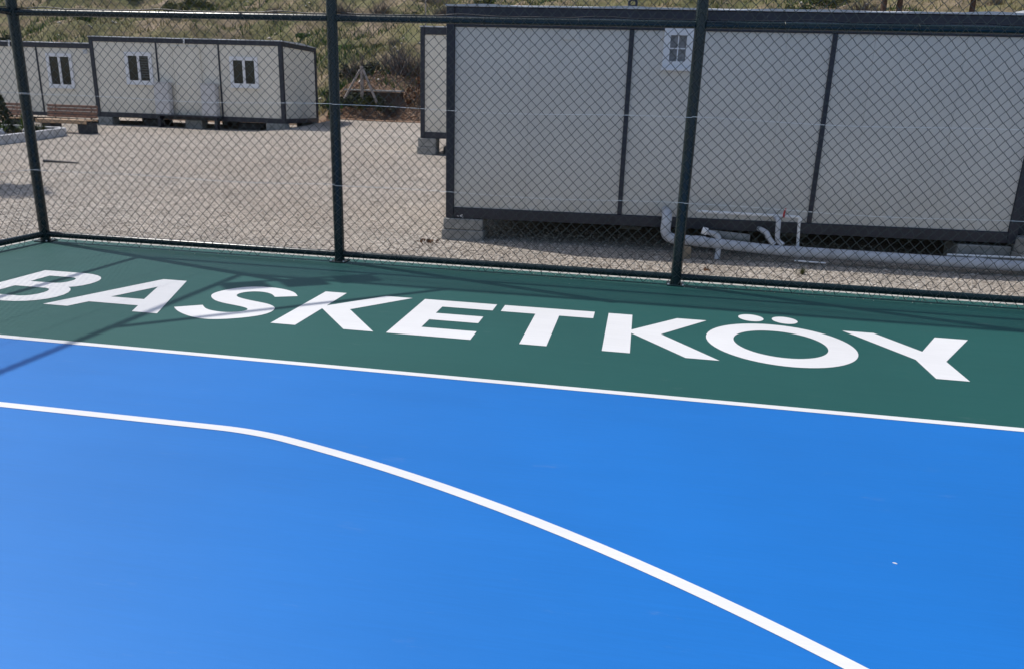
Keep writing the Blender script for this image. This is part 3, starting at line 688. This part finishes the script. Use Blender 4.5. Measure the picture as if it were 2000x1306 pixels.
def twigcloud(rg, n, rx, rz, r=.012):
    V = []; F = []
    for _ in range(n):
        a = rg.uniform(0, 6.28); tilt = rg.uniform(.1, 1.1); L = rz * rg.uniform(.5, 1.1)
        p0 = np.array([rg.normal() * rx * .25, rg.normal() * rx * .25, 0]); d = np.array([math.cos(a) * math.sin(tilt), math.sin(a) * math.sin(tilt), math.cos(tilt)])
        mid_ = p0 + d * L * .5 + rg.normal(size=3) * .06; p1 = p0 + d * L + rg.normal(size=3) * .12
        for q0, q1, ra, rb in ((p0, mid_, r, r * .7), (mid_, p1, r * .7, r * .3), (mid_, mid_ + (p1 - mid_) * .7 + rg.normal(size=3) * .18, r * .5, r * .25)):
            o = len(V); s = np.array([[1, 0, 0], [-.5, .87, 0], [-.5, -.87, 0]])
            V += list(q0 + s * ra) + list(q1 + s * rb); F += [(o + k, o + (k + 1) % 3, o + 3 + (k + 1) % 3, o + 3 + k) for k in range(3)]
    return np.array(V), np.array(F)
class Plant:
    """one kind of plant, made once and then copied with its parts"""
    def __init__(s, name, fol, fmat, stem=None, smat=M_TWIG):
        s.name = name; s.parts = []
        for pn, vf, mt in (('foliage', fol, fmat), ('stems', stem, smat)):
            if vf is None: continue
            o = npmesh(pn, vf[0], vf[1], mt); me = o.data; bpy.data.objects.remove(o); s.parts.append((pn, me))
    def put(s, x, y, z, sc, rz, label, cat='shrub', group=None, name=None):
        t = thing(name or s.name, label, cat, (x, y, z), rz, group); t.scale = sc if isinstance(sc, tuple) else (sc, sc, sc)
        for pn, me in s.parts: link(pn, me, t)
        return t
rg = np.random.default_rng(3)
def bushkind(name, mat, k, rx, rz, lr, n, size, seed, tw=14):
    g = np.random.default_rng(seed)
    return Plant(name, leafcloud(n, lumps(g, k, rx, rz, lr), size, g), mat, twigcloud(g, tw, rx, rz))
olive = [bushkind('scrub_bush', M_LEAF_OLIVE, 16, .75, .8, .30, 1100, .075, 40 + i) for i in range(3)]
green = [bushkind('green_bush', M_LEAF_GREEN, 14, .7, .75, .28, 1000, .08, 50 + i) for i in range(2)]
dark = [bushkind('dark_bush', M_LEAF_DARK, 16, .8, .9, .32, 1100, .085, 60 + i) for i in range(2)]
rust = bushkind('rust_bush', M_RUST, 10, .55, .8, .28, 800, .06, 70, 30)
yellow = bushkind('yellow_bush', M_LEAF_YELLOW, 10, .5, .7, .25, 700, .06, 71)
g = np.random.default_rng(80); brush = [Plant('bare_brush', twigcloud(np.random.default_rng(80 + i), 170, .9, 1.1, .012), M_TWIG) for i in range(2)]
LAB = {'scrub_bush': ('olive scrub bush, one of many on the hillside behind the containers', 'olive scrub on the hillside'),
       'green_bush': ('fresh green bush, one of several on the hillside behind the containers', 'green bushes on the hillside'),
       'dark_bush': ('dark green bush, one of several on the hillside behind the containers', 'dark bushes on the hillside'),
       'bare_brush': ('grey leafless brush, one of several clumps on the hillside', 'bare brush on the hillside')}
cnt = 0
def in_view(x, y):
    az = math.degrees(math.atan2(x, y)); return -45 < az < 27
pts = []
tries = 0
while cnt < 130 and tries < 6000:
    tries += 1
    y = 31.8 + 30 * random.random() ** 1.5; az = R(random.uniform(-45, 27)); x = y * math.tan(az)
    if -14 < x < -7.5 and y < 32.5: continue
    if any((x - a) ** 2 + (y - b) ** 2 < .8 for a, b in pts): continue
    pts.append((x, y)); cnt += 1
    gsel = math.sin(x * .21 + 1) + math.sin(y * .4 + x * .1) + random.uniform(-1.2, 1.2)
    if x > 2: kind = random.choice(dark + olive + brush + brush)
    elif gsel > 1.1: kind = random.choice(green)
    elif gsel > -.4: kind = random.choice(olive)
    elif gsel > -1.2: kind = random.choice(brush)
    else: kind = random.choice(dark + brush)
    s = random.uniform(.45, 1.15)
    kind.put(x, y, hz(x, y) - .08, (s * random.uniform(.9, 1.5), s * random.uniform(.9, 1.4), s * random.uniform(.6, 1.0)), random.uniform(0, 6.28), LAB[kind.name][0], 'shrub', LAB[kind.name][1])
# single plants one can point to
green[0].put(-11.05, 26.9, tz(-11, 27), (.55, .5, 1.0), .4, 'leafy green bush at the right rear corner of the back container', 'shrub', name='corner_bush')
rust.put(-8.75, 29.9, hz(-8.75, 29.9) - .1, (1.0, .9, 1.35), 1.1, 'rust brown bush on the bank left of the container behind', 'shrub')
yellow.put(1.05, 33.5, hz(1.05, 33.5), (1.1, 1, 1.0), .3, 'yellow flowering bush above the roof of the large container', 'shrub')
dark[0].put(-11.6, 29.75, hz(-11.6, 29.7) - .25, (1.1, .5, .62), .2, 'dark low bush under the left strut of the braced post', 'shrub')
for k, (x, sx, szz, kd, lab) in enumerate(((-11.95, .9, .66, dark[1], 'dark low bush at the left end of the retaining wall'), (-10.9, .8, .62, olive[0], 'olive low bush hiding the foot of the braced post'), (-10.25, .75, .58, dark[0], 'dark low bush in front of the middle of the retaining wall'), (-9.55, .7, .55, brush[1], 'grey brush at the right end of the retaining wall'))):
    kd.put(x, 29.68, hz(x, 29.68) - .12, (sx, .45, szz), k * 1.3, lab, 'shrub', name='bank_bush')
for k, (x, y, sc, lab) in enumerate(((-10.6, 33.2, 1.5, 'large grey brown brush thicket above the retaining wall'), (-9.3, 33.6, 1.4, 'grey brown brush thicket behind the thin pole'), (-12.2, 32.9, 1.1, 'grey brown brush thicket up the bank from the braced post'))):
    brush[k % 2].put(x, y, hz(x, y) - .1, (sc, sc, sc * .8), k, lab, 'shrub', name='brush_thicket')
brush[0].put(-9.9, 29.6, hz(-9.9, 29.5) - .15, (.8, .5, .5), 2.2, 'grey tangle of cut brush right of the braced post', 'shrub', name='brush_pile')
# plants in the bed
g = np.random.default_rng(90)
def cone(n):
    z = g.uniform(0, 1, n) ** 1.2; a = g.uniform(0, 6.28, n); r = (1 - z * .93) * .5 * g.uniform(.55, 1.05, n)
    return np.stack([r * np.cos(a), r * np.sin(a), .05 + z * 1.55], 1)
conifer = Plant('dwarf_conifer', leafcloud(1700, cone, .05, g, 2.2, .6), M_LEAF_DARK, twigcloud(g, 4, .1, .5, .02))
conifer.put(-17.18, 18.5, tz(-17.4, 18.5) + .1, (1.0, 1.0, .88), 0, 'dark conical shrub in the flower bed at the left edge', 'shrub')
def spiky(n, L, seed, wdt=.02):
    q = np.random.default_rng(seed); V = []; F = []
    for i in range(n):
        a = q.uniform(0, 6.28); t = q.uniform(.15, 1.2); d = np.array([math.cos(a) * math.sin(t), math.sin(a) * math.sin(t), math.cos(t)]); l = L * q.uniform(.7, 1.1)
        s = np.array([-math.sin(a), math.cos(a), 0]) * wdt; tip = d * l - np.array([0, 0, .12 * l * t]); md = d * l * .5
        o = len(V); V += [s * .6, -s * .6, md - s, md + s, tip + s * .1, tip - s * .1]; F += [(o, o + 1, o + 2, o + 3), (o + 3, o + 2, o + 5, o + 4)]
    return np.array(V), np.array(F)
M_YUCCA = island_mat('yucca_leaf', [(0.1, (.06, .10, .03)), (.5, (.17, .25, .06)), (.95, (.34, .40, .13))])
yu = Plant('yucca', spiky(60, .5, 5), M_YUCCA)
yu.put(-16.75, 18.05, tz(-16.7, 18) + .1, .95, 0, 'bright green yucca in the flower bed in front of the dark conical shrub', 'plant')
yu.put(-17.1, 19.3, tz(-17, 19.3) + .1, (.6, .6, 1.1), 1, 'yellow green spiky plant in the bed behind the corner post', 'plant')
gr = Plant('grass_clump', spiky(90, .34, 6, .008), M_LEAF_OLIVE)
for k, (x, y, lab) in enumerate(((-16.75, 19.35, 'low grassy clump in the bed below the bench seat'), (-16.42, 19.2, 'low grassy clump at the corner of the bed nearest the yard'), (-16.35, 18.2, 'low grassy clump along the kerb of the flower bed'), (-16.3, 17.3, 'low grassy clump by the kerb at the left edge'))):
    gr.put(x, y, tz(x, y) + .1, .85, k, lab, 'plant')
for k, (x, y, s, lab) in enumerate(((-16.5, 18.75, .13, 'white rock in the flower bed behind the kerb corner'), (-16.62, 17.9, .17, 'pale rock in the flower bed beside the corner post'))):
    mm = bpy.data.meshes.new('garden_rock'); bm = bmesh.new(); bmesh.ops.create_icosphere(bm, subdivisions=2, radius=s)
    for v in bm.verts: v.co *= 1 + .25 * math.sin(v.co.x * 31 + k) * math.sin(v.co.y * 27) + random.uniform(-.06, .06); v.co.z *= .75
    bm.to_mesh(mm); bm.free(); mm.materials.append(M_KERB); tag(link('garden_rock', mm, None, (x, y, tz(x, y) + .16)), lab, 'rock')
# young tree out of frame on the left: its shadow lies on the gravel
g = np.random.default_rng(101)
tr = thing('young_tree', 'young tree left of the yard, seen only by its shadow on the gravel', 'tree', (-12.75, 11.85, tz(-12.7, 11.8)))
MB().tube([(0, 0, -.1), (.02, .01, 1.2), (0, -.02, 2.5), (.03, 0, 3.6)], .05, 8, r1=.015).obj('trunk', M_BARK, tr, smooth=True)
V, F = leafcloud(2600, lambda n: np.stack([g.normal(size=n) * .20 + .1, g.normal(size=n) * .22, 3.45 + g.normal(size=n) * .38], 1), .12, g)
npmesh('crown', V, F, M_LEAF_OLIVE, tr)
# pines above the big container's roof line
for k, (x, y, lab) in enumerate(((9.3, 36.0, 'left one of the two close pine trunks above the large container'), (10.0, 36.3, 'right one of the two close pine trunks above the large container'), (12.9, 36.5, 'single pine trunk above the right part of the large container'))):
    g = np.random.default_rng(120 + k); z0 = hz(x, y)
    pt = thing('pine_tree', lab, 'tree', (x, y, z0 - .1), 0, 'pine trees on the hill')
    MB().tube([(0, 0, 0), (.06, 0, 1.5), (.02, .05, 3.2), (.1, 0, 5.2)], .16, 10, r1=.05).obj('trunk', M_BARK, pt, smooth=True)
    V, F = leafcloud(2200, (lambda gg: (lambda n: (lambda zz, a: np.stack([np.cos(a) * (1 - zz) * 1.5 * gg.uniform(.3, 1, n), np.sin(a) * (1 - zz) * 1.5 * gg.uniform(.3, 1, n), 2.7 + zz * 3.0], 1))(gg.uniform(0, 1, n), gg.uniform(0, 6.28, n))))(g), .10, g, 3.0)
    npmesh('crown', V, F, M_LEAF_DARK, pt)
# dry grass over the hill
n = 60000
y = 29.9 + 30 * RNG.random(n) ** 1.6; x = y * np.tan(np.radians(RNG.uniform(-45, 27, n)))
gp = np.sin(x * .5) * np.sin(y * .45) + np.sin(x * 1.3 + y) * .5 + RNG.normal(0, .5, n); kk = (gp > -.35) & ~((x > -12.6) & (x < -7.6) & (y < 33.5) & (RNG.random(n) < .8)); x = x[kk]; y = y[kk]; n = len(x)
z = hill(x, y) - .02; hgt = RNG.uniform(.10, .38, n); a = RNG.uniform(0, 6.28, n); wd = RNG.uniform(.012, .035, n)
P0 = np.stack([x, y, z], 1); s = np.stack([np.cos(a), np.sin(a), 0 * a], 1) * wd[:, None]
tip = P0 + np.stack([RNG.normal(0, .10, n), RNG.normal(0, .10, n), hgt], 1)
V = np.stack([P0 - s, P0 + s, tip], 1).reshape(-1, 3)
tag(npmesh('dry_grass', V, np.arange(3 * n).reshape(-1, 3), M_DRYGRASS), 'dry yellow green grass over the hillside', 'grass', kind='stuff')

n = 70000
y = 31.5 + 28 * RNG.random(n) ** 1.5; x = y * np.tan(np.radians(RNG.uniform(-45, 27, n)))
gp = np.sin(x * .37 + 2) * np.sin(y * .33 + 1) + np.sin(x * .9 - y * .8) * .6 + RNG.normal(0, .35, n); kk = (gp > .35) & ~((x > -12.6) & (x < -7.6) & (y < 34.0) & (RNG.random(n) < .85)); x = x[kk]; y = y[kk]; n = len(x)
z = hill(x, y) - .02; hgt = RNG.uniform(.12, .42, n); a = RNG.uniform(0, 6.28, n); wd = RNG.uniform(.015, .04, n)
P0 = np.stack([x, y, z], 1); s = np.stack([np.cos(a), np.sin(a), 0 * a], 1) * wd[:, None]
tip = P0 + np.stack([RNG.normal(0, .12, n), RNG.normal(0, .12, n), hgt], 1)
V = np.stack([P0 - s, P0 + s, tip], 1).reshape(-1, 3)
tag(npmesh('green_grass', V, np.arange(3 * n).reshape(-1, 3), M_LEAF_GREEN), 'patches of fresh green grass on the hillside', 'grass', kind='stuff')

# ------------------------------------------------------------------ loose stones and earth
OCT = np.array([[1, 0, 0], [0, 1, 0], [-1, 0, 0], [0, -1, 0], [0, 0, 1], [0, 0, -1]], float)
OF = np.array([[0, 1, 4], [1, 2, 4], [2, 3, 4], [3, 0, 4], [1, 0, 5], [2, 1, 5], [3, 2, 5], [0, 3, 5]])
def stones(x, y, z, s, rg):
    n = len(x); O = OCT[None] * s[:, None, None] * rg.uniform(.55, 1.25, (n, 6, 1)); O[:, :, 2] *= .6
    a = rg.uniform(0, 6.28, n); c, sn = np.cos(a)[:, None], np.sin(a)[:, None]
    X = O[:, :, 0] * c - O[:, :, 1] * sn; Y = O[:, :, 0] * sn + O[:, :, 1] * c
    V = np.stack([X + x[:, None], Y + y[:, None], O[:, :, 2] + z[:, None]], -1).reshape(-1, 3)
    F = (OF[None] + 6 * np.arange(n)[:, None, None]).reshape(-1, 3); return V, F
n = 60000
y = 6.75 + 17 * RNG.random(n) ** 1.5; x = y * np.tan(np.radians(RNG.uniform(-46, 27, n)))
kk = ~((x > -2.3) & (x < 4.4) & (y > 10.8)) ; x = x[kk]; y = y[kk]; s = RNG.uniform(.007, .02, len(x)) * (1 + (y - 7) * .02)
V, F = stones(x, y, terr(x, y) + s * .15, s, RNG)
tag(npmesh('loose_gravel', V, F, M_STONE), 'loose crushed stones covering the yard', 'gravel', kind='stuff')
n = 15000
x = RNG.uniform(-12.5, -7, n); y = 28.5 + 4.6 * RNG.random(n) ** 1.5; s = RNG.uniform(.02, .075, n) * RNG.uniform(.5, 1, n)
V, F = stones(x, y, np.maximum(hill(x, y), terr(x, y)) + s * .1, s, RNG)
tag(npmesh('bank_rubble', V, F, M_CLOD), 'brown earth clods and rubble on the cut bank', 'rubble', kind='stuff')

# ------------------------------------------------------------------ things on and before the hill
zc = 1.62
wall = thing('retaining_wall', 'low pale retaining wall with bright coping on the bank', 'wall', (-10.7, 29.95, zc))
MB().box(-1.15, 1.2, 0, .22, -.8, .12).obj('wall_body', M_SOIL, wall, bev=.02)
for k in range(3): MB().box(-1.18 + k * .80, -1.18 + k * .80 + .79, -.03, .25, .142, .20).obj('coping_stone', M_CONC, wall, bev=.01)
pp = thing('braced_post', 'weathered concrete fence post with two slanting struts on the bank', 'post', (-11.0, 29.6, 1.75))
MB().box(-.055, .055, -.055, .055, -.3, .92).obj('post', M_POST, pp, bev=.012)
MB().tube([(-.06, -.02, .78), (-.62, -.30, -.30)], .05, 8).obj('strut', M_POST, pp, smooth=True)
MB().tube([(.06, -.02, .80), (.68, -.25, -.42)], .05, 8).obj('strut', M_POST, pp, smooth=True)
tp = thing('metal_pole', 'thin grey pole on the hill left of the container behind', 'pole', (-8.55, 30.0, 2.0))
MB().tube([(0, 0, -.5), (0, 0, 4.5)], .028, 8).obj('shaft', M_POST, tp, smooth=True)
MB().tube([(0, 0, 4.501), (0, 0, 4.54)], .04, 8).obj('cap', M_POST, tp, smooth=True)
hs = MB().tube([(-12.42, 14.42, tz(-12.4, 14.4) + .03), (-12.3, 14.40, tz(-12.3, 14.4) + .035), (-12.05, 14.36, tz(-12, 14.4) + .03), (-11.75, 14.40, tz(-11.7, 14.4) + .02), (-11.55, 14.36, tz(-11.5, 14.4) + .02)], .03, 8, r1=.012).obj('rubber_hose', M_BLACK, None, smooth=True)
tag(hs, 'short black rubber hose lying on the gravel near the corner post', 'hose')

# pale rocks on the slope, grit along the court edge, leaf litter
n = 900
y = 30.5 + 22 * RNG.random(n) ** 1.4; x = y * np.tan(np.radians(RNG.uniform(-45, 27, n))); kk = np.sin(x * .6 + 1) + np.sin(y * .8 + x * .3) > .2; x = x[kk]; y = y[kk]
s_ = RNG.uniform(.05, .22, len(x)) * RNG.uniform(.5, 1, len(x))
V, F = stones(x, y, hill(x, y) + s_ * .1, s_, RNG)
tag(npmesh('hillside_rocks', V, F, M_STONE), 'pale rocks scattered over the hillside', 'rocks', kind='stuff')
n = 700
x = RNG.uniform(FX + .05, 3.3, n); y = FY + .12 - np.abs(RNG.normal(0, .10, n)); s_ = RNG.uniform(.002, .006, n)
V, F = stones(x, y, 0 * x + .002 + s_ * .3, s_, RNG)
tag(npmesh('court_edge_grit', V, F, M_STONE), 'stray grit along the foot of the back fence', 'grit', kind='stuff')
def litter(cx, cy, n, r, label, seed):
    g = np.random.default_rng(seed)
    V, F = leafcloud(n, lambda m: np.stack([cx + g.normal(0, r, m), cy + g.normal(0, r, m), terr(cx, cy) + .01 + g.uniform(0, .03, m)], 1), .035, g)
    tag(npmesh('leaf_litter', V, F, M_RUST), label, 'leaves', kind='stuff')
litter(-2.62, 9.35, 22, .07, 'small heap of dry brown leaves at the left foot of the concrete blocks', 5)
litter(-.35, 8.45, 5, .05, 'few red brown leaves on the gravel in front of the large container', 6)
litter(.85, 8.75, 5, .05, 'dry leaves on the gravel right of the middle fence post', 7)
# scrubby weeds at the slab edge
for k, (x, y, lab) in enumerate(((-3.4, 8.2, 'small weed in the gravel behind the fence, left of the blocks'), (1.9, 8.9, 'small weed in the gravel below the drain pipe'))):
    gr.put(x, y, tz(x, y), .28, k, lab, 'plant', name='weed')
